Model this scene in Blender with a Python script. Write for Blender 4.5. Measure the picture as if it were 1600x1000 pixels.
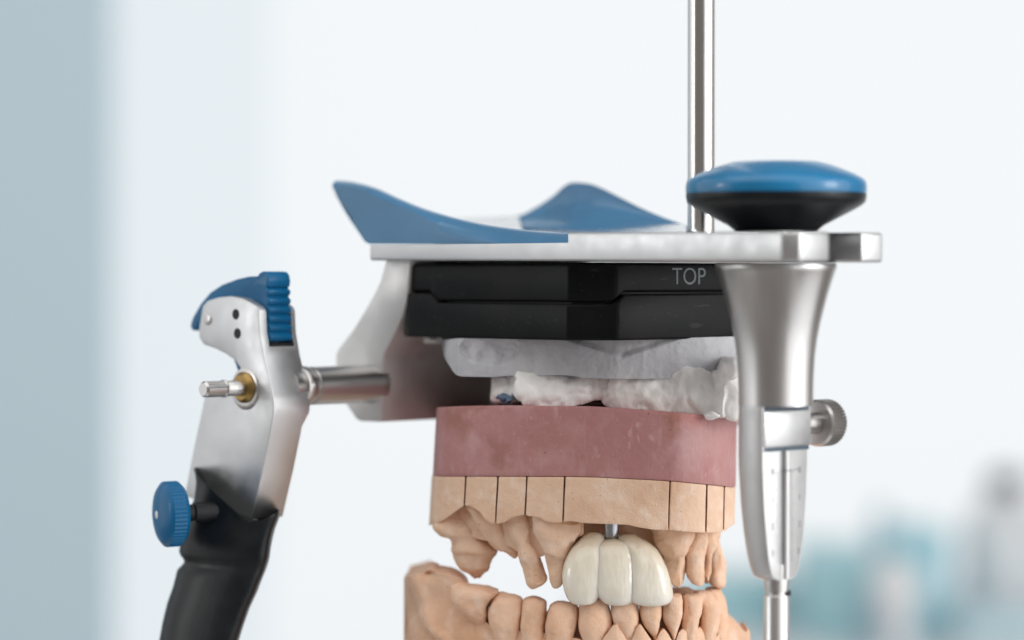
import bpy, bmesh, math, random
from mathutils import Vector, Matrix, noise
random.seed(4)
for o in list(bpy.data.objects): bpy.data.objects.remove(o)
SC = bpy.context.scene
COL = SC.collection
# ------------------------------------------------------------------ camera
# Working unit: millimetres, origin at lens height, y=0 the plane of focus; MM() turns that into metres
# with the table top at z = 0.
FPX = 1600 * 100 / 36.0            # focal length in photo pixels
DIST = 600.0                       # lens to focus plane
HZ = 200.0                         # lens height over the table
PITCH = math.atan(70 / FPX)
def MM(p): return Vector((p[0] * .001, p[1] * .001, (p[2] + HZ) * .001))
cam_d = bpy.data.cameras.new('camera'); cam = bpy.data.objects.new('camera', cam_d); COL.objects.link(cam)
cam.location = MM((0, -DIST, 0)); cam.rotation_euler = (math.pi / 2 - PITCH, 0, 0)
cam_d.lens = 100; cam_d.sensor_width = 36; cam_d.clip_start = .01; cam_d.clip_end = 30
cam_d.dof.use_dof = True; cam_d.dof.focus_distance = .597; cam_d.dof.aperture_fstop = 6.8
SC.camera = cam
# ------------------------------------------------------------------ world, lamps, exposure
w = bpy.data.worlds.new('World'); SC.world = w; w.use_nodes = True
w.node_tree.nodes['Background'].inputs[0].default_value = (.40, .36, .335, 1)
w.node_tree.nodes['Background'].inputs[1].default_value = .5
def area(name, loc, target, sx, sy, power, col):
    d = bpy.data.lights.new(name, 'AREA'); d.shape = 'RECTANGLE'; d.size = sx; d.size_y = sy; d.energy = power; d.color = col
    o = bpy.data.objects.new(name, d); COL.objects.link(o); o.location = loc
    o.rotation_euler = (Vector(target) - Vector(loc)).to_track_quat('-Z', 'Y').to_euler()
    return o
area('window_light_right', (1.30, -.66, .45), (0, 0, .15), 2.3, 2.2, 21, (.985, .99, 1))
area('window_light_left', (-1.5, .12, .62), (-.02, 0, .15), 2.0, 1.9, 8.6, (.95, .98, 1))
area('ceiling_light', (-.15, -.5, 1.6), (0, 0, .15), 2.4, 2.0, 19.0, (1, .99, .97))
area('bright_window_right', (1.10, -.45, .40), (.02, 0, .12), .36, .6, 4.9, (1, .99, .975))
area('bench_lamp_left', (-1.0, -.22, .32), (.02, 0, .10), .13, .22, .62, (1, .99, .97))
SC.view_settings.view_transform = 'Standard'; SC.view_settings.look = 'None'
SC.view_settings.exposure = .1; SC.view_settings.gamma = 1
SC.render.engine = 'CYCLES'
SC.cycles.use_denoising = True
SC.cycles.max_bounces = 8
# ------------------------------------------------------------------ photo pixel -> place
CAM = Vector((0, -DIST, 0))
def ray(px, py):
    a = PITCH; x = (px - 800) / FPX; y = (500 - py) / FPX
    return Vector((x, math.cos(a) + y * math.sin(a), -math.sin(a) + y * math.cos(a)))
def P(px, py, Y):
    d = ray(px, py); return CAM + d * ((Y + DIST) / d.y)
def on(px, py, p0, n):
    d = ray(px, py); return CAM + d * ((p0 - CAM).dot(n) / d.dot(n))
U = Vector((.70, .714, 0))          # along the hinge axle, away from the near post
V = Vector((.714, -.70, 0))         # along the upper arm, towards its front end
Z = Vector((0, 0, 1))
N1 = P(577, 407, 30)                # near rear corner of the upper arm
def arm(s, d, z=0): return Vector((N1.x, N1.y, 0)) + V * s + U * d + Z * z
def curve(pts):                     # piecewise smooth (monotone) interpolation
    pts = sorted(pts); xs = [p[0] for p in pts]; ys = [p[1] for p in pts]; n = len(pts)
    dl = [(ys[i + 1] - ys[i]) / max(1e-9, xs[i + 1] - xs[i]) for i in range(n - 1)]
    m = [dl[0]] + [0 if dl[i - 1] * dl[i] <= 0 else 2 * dl[i - 1] * dl[i] / (dl[i - 1] + dl[i]) for i in range(1, n - 1)] + [dl[-1]]
    def f(x):
        if x <= xs[0]: return ys[0]
        if x >= xs[-1]: return ys[-1]
        i = 0
        while x > xs[i + 1]: i += 1
        h = xs[i + 1] - xs[i]; t = (x - xs[i]) / h
        return (2*t**3 - 3*t*t + 1) * ys[i] + (t**3 - 2*t*t + t) * h * m[i] + (-2*t**3 + 3*t*t) * ys[i + 1] + (t**3 - t*t) * h * m[i + 1]
    return f
def lin(pts):
    pts = sorted(pts)
    def f(x):
        if x <= pts[0][0]: return pts[0][1]
        for (a, b), (c, d) in zip(pts, pts[1:]):
            if x <= c: return b + (d - b) * (x - a) / (c - a)
        return pts[-1][1]
    return f
# ------------------------------------------------------------------ materials
def newmat(name):
    m = bpy.data.materials.new(name); m.use_nodes = True
    nt = m.node_tree; return m, nt, nt.nodes['Principled BSDF']
def bump(nt, bs, scale, dist, strength=.5, detail=4, stretch=None):
    tc = nt.nodes.new('ShaderNodeTexCoord'); src = tc.outputs['Object']
    if stretch:
        mp = nt.nodes.new('ShaderNodeMapping'); mp.inputs['Scale'].default_value = stretch
        nt.links.new(src, mp.inputs[0]); src = mp.outputs[0]
    nz = nt.nodes.new('ShaderNodeTexNoise'); nz.inputs['Scale'].default_value = scale; nz.inputs['Detail'].default_value = detail
    nt.links.new(src, nz.inputs['Vector'])
    b = nt.nodes.new('ShaderNodeBump'); b.inputs['Strength'].default_value = strength; b.inputs['Distance'].default_value = dist
    nt.links.new(nz.outputs[0], b.inputs['Height'])
    prev = bs.inputs['Normal'].links[0].from_socket if bs.inputs['Normal'].links else None
    if prev: nt.links.new(prev, b.inputs['Normal'])
    nt.links.new(b.outputs[0], bs.inputs['Normal'])
    return nz
def simple(name, col, rough=.5, metal=0, coat=0, spec=.5):
    m, nt, b = newmat(name)
    b.inputs['Base Color'].default_value = (*col, 1); b.inputs['Roughness'].default_value = rough
    b.inputs['Metallic'].default_value = metal; b.inputs['Coat Weight'].default_value = coat
    b.inputs['Specular IOR Level'].default_value = spec
    return m, nt, b
def vary(nt, b, c1, c2, scale, lo=.35, hi=.65, detail=5, stretch=None):
    tc = nt.nodes.new('ShaderNodeTexCoord'); src = tc.outputs['Object']
    if stretch:
        mp = nt.nodes.new('ShaderNodeMapping'); mp.inputs['Scale'].default_value = stretch
        nt.links.new(src, mp.inputs[0]); src = mp.outputs[0]
    nz = nt.nodes.new('ShaderNodeTexNoise'); nz.inputs['Scale'].default_value = scale; nz.inputs['Detail'].default_value = detail
    nt.links.new(src, nz.inputs['Vector'])
    r = nt.nodes.new('ShaderNodeMapRange'); r.inputs['From Min'].default_value = lo; r.inputs['From Max'].default_value = hi
    nt.links.new(nz.outputs[0], r.inputs[0])
    mx = nt.nodes.new('ShaderNodeMix'); mx.data_type = 'RGBA'
    mx.inputs['A'].default_value = (*c1, 1); mx.inputs['B'].default_value = (*c2, 1)
    nt.links.new(r.outputs[0], mx.inputs['Factor'])
    if b is not None: nt.links.new(mx.outputs['Result'], b.inputs['Base Color'])
    return mx.outputs['Result']
def blend(nt, a, colB, fac_socket):
    mx = nt.nodes.new('ShaderNodeMix'); mx.data_type = 'RGBA'
    nt.links.new(a, mx.inputs['A']); mx.inputs['B'].default_value = (*colB, 1)
    nt.links.new(fac_socket, mx.inputs['Factor']); return mx.outputs['Result']
def noise_mask(nt, scale, lo, hi, amount=1, detail=5, stretch=None):
    tc = nt.nodes.new('ShaderNodeTexCoord'); src = tc.outputs['Object']
    if stretch:
        mp = nt.nodes.new('ShaderNodeMapping'); mp.inputs['Scale'].default_value = stretch
        nt.links.new(src, mp.inputs[0]); src = mp.outputs[0]
    nz = nt.nodes.new('ShaderNodeTexNoise'); nz.inputs['Scale'].default_value = scale; nz.inputs['Detail'].default_value = detail
    nt.links.new(src, nz.inputs['Vector'])
    r = nt.nodes.new('ShaderNodeMapRange'); r.inputs['From Min'].default_value = lo; r.inputs['From Max'].default_value = hi
    r.inputs['To Max'].default_value = amount
    nt.links.new(nz.outputs[0], r.inputs[0]); return r.outputs[0]
def stain_mask(nt, c, rx, rz, ang, amount, wob=.0035, soft=.75):
    tc = nt.nodes.new('ShaderNodeTexCoord')
    nz = nt.nodes.new('ShaderNodeTexNoise'); nz.inputs['Scale'].default_value = 260; nz.inputs['Detail'].default_value = 6
    nt.links.new(tc.outputs['Object'], nz.inputs['Vector'])
    sub = nt.nodes.new('ShaderNodeVectorMath'); sub.operation = 'SUBTRACT'; sub.inputs[1].default_value = (.5, .5, .5)
    nt.links.new(nz.outputs['Color'], sub.inputs[0])
    sc = nt.nodes.new('ShaderNodeVectorMath'); sc.operation = 'SCALE'; sc.inputs['Scale'].default_value = wob * 2
    nt.links.new(sub.outputs[0], sc.inputs[0])
    ad = nt.nodes.new('ShaderNodeVectorMath'); ad.operation = 'ADD'
    nt.links.new(tc.outputs['Object'], ad.inputs[0]); nt.links.new(sc.outputs[0], ad.inputs[1])
    s2 = nt.nodes.new('ShaderNodeVectorMath'); s2.operation = 'SUBTRACT'; s2.inputs[1].default_value = (c[0], 0, c[2])
    nt.links.new(ad.outputs[0], s2.inputs[0])
    mp = nt.nodes.new('ShaderNodeMapping'); mp.vector_type = 'POINT'
    mp.inputs['Rotation'].default_value = (0, ang, 0)
    nt.links.new(s2.outputs[0], mp.inputs[0])
    mu = nt.nodes.new('ShaderNodeVectorMath'); mu.operation = 'MULTIPLY'; mu.inputs[1].default_value = (1000 / rx, 0, 1000 / rz)
    nt.links.new(mp.outputs[0], mu.inputs[0])
    ln = nt.nodes.new('ShaderNodeVectorMath'); ln.operation = 'LENGTH'; nt.links.new(mu.outputs[0], ln.inputs[0])
    r = nt.nodes.new('ShaderNodeMapRange'); r.inputs['From Min'].default_value = 1.0; r.inputs['From Max'].default_value = soft
    r.inputs['To Min'].default_value = 0; r.inputs['To Max'].default_value = amount
    nt.links.new(ln.outputs['Value'], r.inputs[0]); return r.outputs[0]
def metal(name, col, rough, grain=None, gs=1800):
    m, nt, b = simple(name, col, rough, 1)
    bump(nt, b, gs, .00002, .35, 3, grain)
    rr = noise_mask(nt, 220, .3, .7, .12, 4, grain)
    a = nt.nodes.new('ShaderNodeMath'); a.operation = 'ADD'; a.inputs[1].default_value = rough - .05
    nt.links.new(rr, a.inputs[0]); nt.links.new(a.outputs[0], b.inputs['Roughness'])
    return m
M_ALU = metal('satin_aluminium', (.60, .61, .62), .42)
M_ALU2 = metal('bead_blasted_aluminium', (.60, .605, .61), .5)
M_STEEL = metal('turned_steel', (.60, .59, .58), .3, (.08, .08, 1))
M_COLUMN = metal('brushed_steel', (.62, .615, .61), .33, (1, 1, .06))
M_ROD = metal('polished_rod_steel', (.70, .69, .67), .2, (1, 1, .05))
M_BRASS = metal('brass', (.34, .225, .085), .34)
M_BLUE, nt, b = simple('blue_anodised', (.0, .13, .31), .34, .0, .08, .3); bump(nt, b, 2200, .00002, .3)
M_BLUEW, nt, b = simple('blue_moulded_plastic', (.05, .20, .38), .34, 0, .3); bump(nt, b, 1500, .00002, .25)
M_BLUEK, nt, b = simple('blue_knob_plastic', (.006, .19, .41), .3, 0, .3); bump(nt, b, 1500, .00002, .25)
for mm_ in (M_BLUE, M_BLUEW, M_BLUEK):
    nt = mm_.node_tree; b = nt.nodes['Principled BSDF']; c = tuple(b.inputs['Base Color'].default_value)[:3]
    base = vary(nt, None, c, tuple(x * .82 for x in c), 60, .35, .65)
    base = blend(nt, base, tuple(x + .08 for x in c), noise_mask(nt, 900, .67, .75, .3, 4))
    base = blend(nt, base, tuple(x * 1.12 + .004 for x in c), noise_mask(nt, 120, .55, .75, .5, 6))
    nt.links.new(base, b.inputs['Base Color'])
    q = noise_mask(nt, 90, .3, .7, .16, 5); a = nt.nodes.new('ShaderNodeMath'); a.operation = 'ADD'; a.inputs[1].default_value = b.inputs['Roughness'].default_value - .05
    nt.links.new(q, a.inputs[0]); nt.links.new(a.outputs[0], b.inputs['Roughness'])
M_RUBBER, nt, b = simple('black_rubber', (.012, .013, .014), .34, 0, 0, .28); bump(nt, b, 1500, .00004, .5); vary(nt, b, (.005, .007, .009), (.014, .016, .018), 140)
M_BLACK, nt, b = simple('black_anodised_plate', (.010, .011, .012), 0.38, 0, 0, .13); bump(nt, b, 1600, .00002, .3)
base = vary(nt, None, (.004, .005, .006), (.009, .009, .010), 90, .4, .7)
base = blend(nt, base, (.05, .05, .05), noise_mask(nt, 800, .66, .74, .35, 4))
base = blend(nt, base, (.06, .06, .06), noise_mask(nt, 700, .66, .72, .3, 3, (.2, .2, 1)))
nt.links.new(base, b.inputs['Base Color'])
M_RECESS_SHADE, _, _ = simple('recess_shade_black', (.004, .004, .005), .6)  # near-black colour holds the shade inside holes and slot
M_GAP_SHADE, _, _ = simple('blue_grey_gap_shade', (.05, .085, .12), .4)  # dark blue painted in for the clamp gap's shadow and blue reflection
M_INK, _, _ = simple('engraved_grey_print', (.17, .20, .21), .6)
M_MARK, _, _ = simple('engraved_dark_marks', (.22, .22, .23), .6)
def pits(nt, scale, rad, keep=.5):
    tc = nt.nodes.new('ShaderNodeTexCoord'); vo = nt.nodes.new('ShaderNodeTexVoronoi'); vo.inputs['Scale'].default_value = scale
    nt.links.new(tc.outputs['Object'], vo.inputs['Vector'])
    r = nt.nodes.new('ShaderNodeMapRange'); r.inputs['From Min'].default_value = rad; r.inputs['From Max'].default_value = rad * .5
    nt.links.new(vo.outputs['Distance'], r.inputs[0])
    sep = nt.nodes.new('ShaderNodeSeparateColor'); nt.links.new(vo.outputs['Color'], sep.inputs[0])
    lt = nt.nodes.new('ShaderNodeMath'); lt.operation = 'LESS_THAN'; lt.inputs[1].default_value = keep; nt.links.new(sep.outputs[0], lt.inputs[0])
    mu = nt.nodes.new('ShaderNodeMath'); mu.operation = 'MULTIPLY'; nt.links.new(r.outputs[0], mu.inputs[0]); nt.links.new(lt.outputs[0], mu.inputs[1])
    return mu.outputs[0]
def stone(name, c1, c2, dust):
    m, nt, b = simple(name, c1, .72, 0, 0, .28)
    base = vary(nt, None, c1, c2, 130, .3, .7)
    base = blend(nt, base, dust, noise_mask(nt, 300, .52, .72, .6, 8))
    base = blend(nt, base, tuple(x * y for x, y in zip(c1, (.78, .66, .55))), noise_mask(nt, 85, .55, .72, .55, 8))
    base = blend(nt, base, dust, noise_mask(nt, 1100, .58, .66, .13, 3, (1, 1, .12)))
    base = blend(nt, base, tuple(x * .5 for x in c1), pits(nt, 330, .085, .16))
    base = blend(nt, base, tuple(x * .65 for x in c1), pits(nt, 700, .15, .22))
    nt.links.new(base, b.inputs['Base Color'])
    b.inputs['Subsurface Weight'].default_value = .05; b.inputs['Subsurface Radius'].default_value = (1, .5, .3); b.inputs['Subsurface Scale'].default_value = .001
    bump(nt, b, 420, .0007, .55, 9); bump(nt, b, 2400, .00018, .6, 4)
    return m
M_STONE = stone('peach_die_stone', (.76, .515, .36), (.81, .575, .425), (.87, .72, .60))
M_STONE2 = stone('peach_orange_die_stone', (.77, .495, .335), (.82, .56, .405), (.87, .70, .57))
def pxo(px, py, Y, root):           # metres relative to a thing's base
    p = MM(P(px, py, Y)); return p - root
def plaster(name, c1, c2):
    m, nt, b = simple(name, c1, .75, 0, 0, .3)
    base = vary(nt, None, c1, c2, 110, .35, .65)
    base = blend(nt, base, tuple(x * .8 for x in c1), noise_mask(nt, 520, .6, .72, .35))
    nt.links.new(base, b.inputs['Base Color'])
    base = blend(nt, base, tuple(x * .6 for x in c1), pits(nt, 300, .10, .2))
    nt.links.new(base, b.inputs['Base Color'])
    bump(nt, b, 380, .0007, .5, 8); bump(nt, b, 2600, .0001, .4, 3)
    return m, nt, b
M_PLGREY, _, _ = plaster('pale_grey_mounting_plaster', (.47, .475, .51), (.56, .56, .58))
M_PLWHITE, _, _ = plaster('white_mounting_plaster', (.90, .90, .895), (.86, .845, .815))
# bridge ceramic
M_CERAM, nt, b = simple('tooth_ceramic', (.76, .74, .64), .16, 0, .35)
base = vary(nt, None, (.80, .755, .645), (.84, .80, .71), 160, .35, .65)
tc = nt.nodes.new('ShaderNodeTexCoord'); sx = nt.nodes.new('ShaderNodeSeparateXYZ'); nt.links.new(tc.outputs['Object'], sx.inputs[0])
r = nt.nodes.new('ShaderNodeMapRange'); r.inputs['From Min'].default_value = .0065; r.inputs['From Max'].default_value = .0145; r.inputs['To Max'].default_value = .75; nt.links.new(sx.outputs[2], r.inputs[0])
base = blend(nt, base, (.74, .66, .51), r.outputs[0])
r = nt.nodes.new('ShaderNodeMapRange'); r.inputs['From Min'].default_value = .0032; r.inputs['From Max'].default_value = .0006; r.inputs['To Max'].default_value = .6; nt.links.new(sx.outputs[2], r.inputs[0])
base = blend(nt, base, (.74, .74, .71), r.outputs[0])
nt.links.new(base, b.inputs['Base Color'])
b.inputs['Subsurface Weight'].default_value = .55; b.inputs['Subsurface Radius'].default_value = (1, .85, .6); b.inputs['Subsurface Scale'].default_value = .0022
b.inputs['Coat Roughness'].default_value = .05
bump(nt, b, 240, .0012, .4, 2, (1.5, 1.5, .55))
# ------------------------------------------------------------------ mesh helpers
ROOT = {}
def thing(name, label, cat, base, group=None):
    o = bpy.data.objects.new(name, None); COL.objects.link(o); o.location = MM(base)
    o.empty_display_size = .01
    o['label'] = label; o['category'] = cat
    if group: o['group'] = group
    ROOT[o.name] = Vector(o.location); return o
def finish(bm, angle=38):
    bmesh.ops.recalc_face_normals(bm, faces=bm.faces)
    bm.normal_update()
    lim = math.radians(angle)
    for f in bm.faces: f.smooth = True
    for e in bm.edges:
        e.smooth = not (len(e.link_faces) == 2 and e.calc_face_angle(0) > lim)
def obj(name, bm, mat, parent=None, bevel=0, seg=2, angle=38, label=None, cat=None, group=None, kind=None, bang=30):
    bmesh.ops.remove_doubles(bm, verts=bm.verts, dist=1e-4)
    bmesh.ops.recalc_face_normals(bm, faces=bm.faces)
    if bevel:
        bm.normal_update()
        es = [e for e in bm.edges if len(e.link_faces) == 2 and e.calc_face_angle(0) > math.radians(bang)]
        bmesh.ops.bevel(bm, geom=es, offset=bevel, segments=seg, profile=.5, affect='EDGES', clamp_overlap=True)
    finish(bm, angle)
    me = bpy.data.meshes.new(name)
    for v in bm.verts: v.co = MM(v.co)
    if parent is not None:
        r = ROOT[parent.name]; loc = None
    else:
        xs = [v.co for v in bm.verts]
        r = Vector(((min(c.x for c in xs) + max(c.x for c in xs)) / 2, (min(c.y for c in xs) + max(c.y for c in xs)) / 2, min(c.z for c in xs)))
        loc = r
    for v in bm.verts: v.co -= r
    bm.to_mesh(me); bm.free()
    me.materials.append(mat)
    o = bpy.data.objects.new(name, me); COL.objects.link(o)
    if parent is not None: o.parent = parent
    else: o.location = loc
    ROOT[o.name] = r
    if label: o['label'] = label
    if cat: o['category'] = cat
    if group: o['group'] = group
    if kind: o['kind'] = kind
    return o
def prism(pts, vec, bm=None):
    bm = bm or bmesh.new()
    a = [bm.verts.new(p) for p in pts]; b_ = [bm.verts.new(p + vec) for p in pts]
    n = len(pts)
    bm.faces.new(a); bm.faces.new(b_[::-1])
    for i in range(n): bm.faces.new((a[i], a[(i + 1) % n], b_[(i + 1) % n], b_[i]))
    return bm
def box(c, ax, ay, az, bm=None):    # centre and three half-axis vectors
    pts = [c + sx * ax + sy * ay - az for sx, sy in ((-1, -1), (1, -1), (1, 1), (-1, 1))]
    return prism(pts, az * 2, bm)
def frame(ax):
    ax = ax.normalized(); t = Vector((0, 0, 1)) if abs(ax.z) < .9 else Vector((1, 0, 0))
    e1 = ax.cross(t).normalized(); return ax, e1, ax.cross(e1).normalized()
def revolve(c, ax, prof, n=64, bm=None, knurl=None):   # prof: (distance along axis, radius)
    bm = bm or bmesh.new(); ax, e1, e2 = frame(ax); rings = []
    for k, (h, r) in enumerate(prof):
        if r < 1e-6: rings.append([bm.verts.new(c + ax * h)]); continue
        ring = []
        for i in range(n):
            a = 2 * math.pi * i / n; rr = r
            if knurl and knurl[0] <= k <= knurl[1] and i % 2: rr -= knurl[2]
            ring.append(bm.verts.new(c + ax * h + (e1 * math.cos(a) + e2 * math.sin(a)) * rr))
        rings.append(ring)
    for a, b_ in zip(rings, rings[1:]):
        if len(a) == 1 and len(b_) == 1: continue
        for i in range(n):
            j = (i + 1) % n
            if len(a) == 1: bm.faces.new((a[0], b_[i], b_[j]))
            elif len(b_) == 1: bm.faces.new((a[i], a[j], b_[0]))
            else: bm.faces.new((a[i], a[j], b_[j], b_[i]))
    if len(rings[0]) > 1: bm.faces.new(rings[0][::-1])
    if len(rings[-1]) > 1: bm.faces.new(rings[-1])
    return bm
def boolean(o, cutter_bm, op='DIFFERENCE'):
    me = bpy.data.meshes.new('cut'); r = ROOT[o.name]
    bmesh.ops.recalc_face_normals(cutter_bm, faces=cutter_bm.faces)
    for v in cutter_bm.verts: v.co = MM(v.co) - r
    cutter_bm.to_mesh(me); cutter_bm.free()
    c = bpy.data.objects.new('cut', me); COL.objects.link(c); c.parent = o.parent
    if o.parent is None: c.location = o.location
    md = o.modifiers.new('b', 'BOOLEAN'); md.object = c; md.operation = op; md.solver = 'EXACT'
    bpy.context.view_layer.update()
    dg = bpy.context.evaluated_depsgraph_get()
    new = bpy.data.meshes.new_from_object(o.evaluated_get(dg))
    o.modifiers.clear(); old = o.data; o.data = new; new.name = old.name
    bpy.data.objects.remove(c)
    bm = bmesh.new(); bm.from_mesh(new); finish(bm, 30); bm.to_mesh(new); bm.free()
    return o
def nz3(p, s, seed=0): return noise.noise(Vector((p.x * s + seed * 7.3, p.y * s - seed * 3.1, p.z * s + seed)))
def rough_up(bm, amp, s, seed=0, amp2=0, s2=1, cells=0, cs=.3):
    bmesh.ops.recalc_face_normals(bm, faces=bm.faces); bm.normal_update()
    mv = []
    for v in bm.verts:
        d = nz3(v.co, s, seed) * amp + nz3(v.co, s2, seed + 5) * amp2
        if cells:
            dd = noise.voronoi(v.co * cs + Vector((seed, 0, 0)))[0]
            d += (dd[0] - .35) * cells
        mv.append(v.normal * d)
    for v, d in zip(bm.verts, mv): v.co += d
def carve(bm, n, depth, radius, seed, jitter=.35):
    rnd = random.Random(seed * 101 + 7)
    for k in range(n):
        bm.normal_update(); bm.verts.ensure_lookup_table()
        v0 = bm.verts[rnd.randrange(len(bm.verts))]
        nn = (v0.normal + Vector((rnd.uniform(-1, 1), rnd.uniform(-1, 1), rnd.uniform(-1, 1))) * jitter).normalized()
        p = v0.co - nn * depth * rnd.uniform(.5, 1.2); c = v0.co.copy(); r = radius * rnd.uniform(.6, 1.2)
        for v in bm.verts:
            if (v.co - c).length < r:
                s_ = (v.co - p).dot(nn)
                if s_ > 0: v.co -= nn * min(s_, depth * 1.3) * min(1, 2.5 * (1 - (v.co - c).length / r))
def wall(x0, x1, nx, top, bot, Yf, back, nt=8, bulge=0, shift=None, bm=None, backdrop=0, tlean=0, botdrop=0):
    """solid whose camera-side face runs between two photo curves at depth Yf(px), its back at depth `back`"""
    bm = bm or bmesh.new(); loops = []
    for i in range(nx + 1):
        px = x0 + (x1 - x0) * i / nx; L = []
        yt, yb = top(px), bot(px); Y0 = Yf(px); bk = back(px) if callable(back) else back
        bk = max(bk, Y0 + 1.5)
        fr = []
        for k in range(nt + 1):
            t = k / nt; y = yt + (yb - yt) * t
            sx = shift(px, y) if shift else 0
            yy = Y0 - bulge * (math.sin(math.pi * (.06 + .88 * t)) ** .7) + tlean * (1 - t)
            fr.append(P(px + sx, y, yy))
        L = [bm.verts.new(p) for p in fr]
        nb = 4
        for k in range(nb + 1):
            t = k / nb; a = fr[-1]; c = fr[0]
            L.append(bm.verts.new(Vector((a.x + (c.x - a.x) * t, bk, a.z - botdrop * (1 - t) + (c.z - backdrop - a.z) * t))))
        loops.append(L)
    m = len(loops[0])
    for a, b_ in zip(loops, loops[1:]):
        for k in range(m): bm.faces.new((a[k], a[(k + 1) % m], b_[(k + 1) % m], b_[k]))
    bm.faces.new(loops[0]); bm.faces.new(loops[-1][::-1])
    return bm
def loft(levels, Yf, depth, seg=36, sub=4, p=2.4, up=False, front=None, taper=.55, lobes=0, grooves=None, rot=0, margin=None):
    """tooth-like body: levels (photo y, left x, right x); camera-side surface at depth Yf, body `depth` mm deep"""
    ys = [l[0] for l in levels]
    fl = curve([(l[0], l[1]) for l in levels]); fr_ = curve([(l[0], l[2]) for l in levels])
    wm = max(l[2] - l[1] for l in levels)
    bm = bmesh.new(); rings = []
    yl = []
    for a, c in zip(ys, ys[1:]):
        n = max(1, min(sub * 2, int(round((c - a) / 1.1)))); yl += [a + (c - a) * k / n for k in range(n)]
    yl.append(ys[-1])
    for y in yl:
        xl, xr = fl(y), fr_(y); t = (y - ys[0]) / (ys[-1] - ys[0])
        fw = max(.02, (xr - xl) / wm) ** taper
        yo = (front(t) if front else 0) + (margin[1] / (1 + math.exp(-(t - margin[0]) / .014)) if margin else 0)
        b_ = depth / 2 * fw; Yc = Yf + depth / 2 + yo
        xm = (xl + xr) / 2; c = P(xm, y, Yc); a_ = (P(xr, y, Yc).x - P(xl, y, Yc).x) / 2
        ring = []
        for i in range(seg):
            th = 2 * math.pi * i / seg; cs, sn = math.cos(th), math.sin(th)
            rx = math.copysign(abs(cs) ** (2 / p), cs); ry = math.copysign(abs(sn) ** (2 / p), sn)
            k = 1 + (lobes * math.cos(5 * th + 2 * t) if lobes else 0)
            if grooves and sn < 0: 
                for gx, gw, gd in grooves: k -= gd * math.exp(-((rx - gx) / gw) ** 2) * math.sin(math.pi * min(1, t * 1.1)) 
            ring.append(bm.verts.new(Vector((c.x + a_ * rx, c.y + b_ * ry * k + rot * a_ * rx, c.z))))
        rings.append(ring)
    for a, b2 in zip(rings, rings[1:]):
        for i in range(seg): bm.faces.new((a[i], a[(i + 1) % seg], b2[(i + 1) % seg], b2[i]))
    for r in (rings[0], rings[-1]):
        c = sum((v.co for v in r), Vector()) / seg; cv = bm.verts.new(c)
        for i in range(seg): bm.faces.new((r[i], r[(i + 1) % seg], cv))
    return bm
# ================================================================== THE SETTING
def plain(name, col, rough=.6): return simple(name, col, rough)[0]
M_TABLE, nt, b = simple('pale_bench_laminate', (.62, .63, .64), .35); vary(nt, b, (.60, .61, .62), (.65, .66, .67), 30); 
bmt = prism([Vector((-230, -180, -208)), Vector((230, -180, -208)), Vector((230, 230, -208)), Vector((-230, 230, -208))], Z * 8)
t = obj('table', bmt, M_TABLE, None, 1.5); t['kind'] = 'structure'
# far window: pale diffusing glass
m, nt, b = newmat('bright_frosted_glass')
b.inputs['Base Color'].default_value = (.2, .2, .2, 1); b.inputs['Roughness'].default_value = .6
b.inputs['Emission Color'].default_value = (.935, .975, 1.0, 1); b.inputs['Emission Strength'].default_value = .765
M_GLASS = m
pts = [P(430, -1500, 2250), P(3600, -1500, 2250), P(3600, 2000, 2250), P(430, 2000, 2250)]
o = obj('window_pane', prism(pts, Vector((0, 12, 0))), M_GLASS); o['kind'] = 'structure'
M_WALL, nt, b = simple('pale_white_wall', (.86, .88, .90), .8); bump(nt, b, 60, .002, .2)
m, nt, b = newmat('left_falloff_glass')  # bluer, dimmer glow imitates the backdrop's light falloff to the left
b.inputs['Base Color'].default_value = (.2, .2, .2, 1); b.inputs['Roughness'].default_value = .6
b.inputs['Emission Color'].default_value = (.89, .955, 1.0, 1); b.inputs['Emission Strength'].default_value = .72
pts = [P(-100, -1500, 2250), P(429, -1500, 2250), P(429, 2000, 2250), P(-100, 2000, 2250)]
o = obj('window_pane', prism(pts, Vector((0, 12, 0))), m); o['kind'] = 'structure'
# the blue-grey wall in front of it
M_WALLB, nt, b = simple('blue_grey_wall', (.66, .84, .94), .8); bump(nt, b, 60, .002, .2)
pts = [P(-4200, -1500, 1870), P(172, -1500, 1870), P(172, 2000, 1870), P(-4200, 2000, 1870)]
o = obj('wall_left', prism(pts, Vector((0, 22, 0))), M_WALLB); o['kind'] = 'structure'
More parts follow.
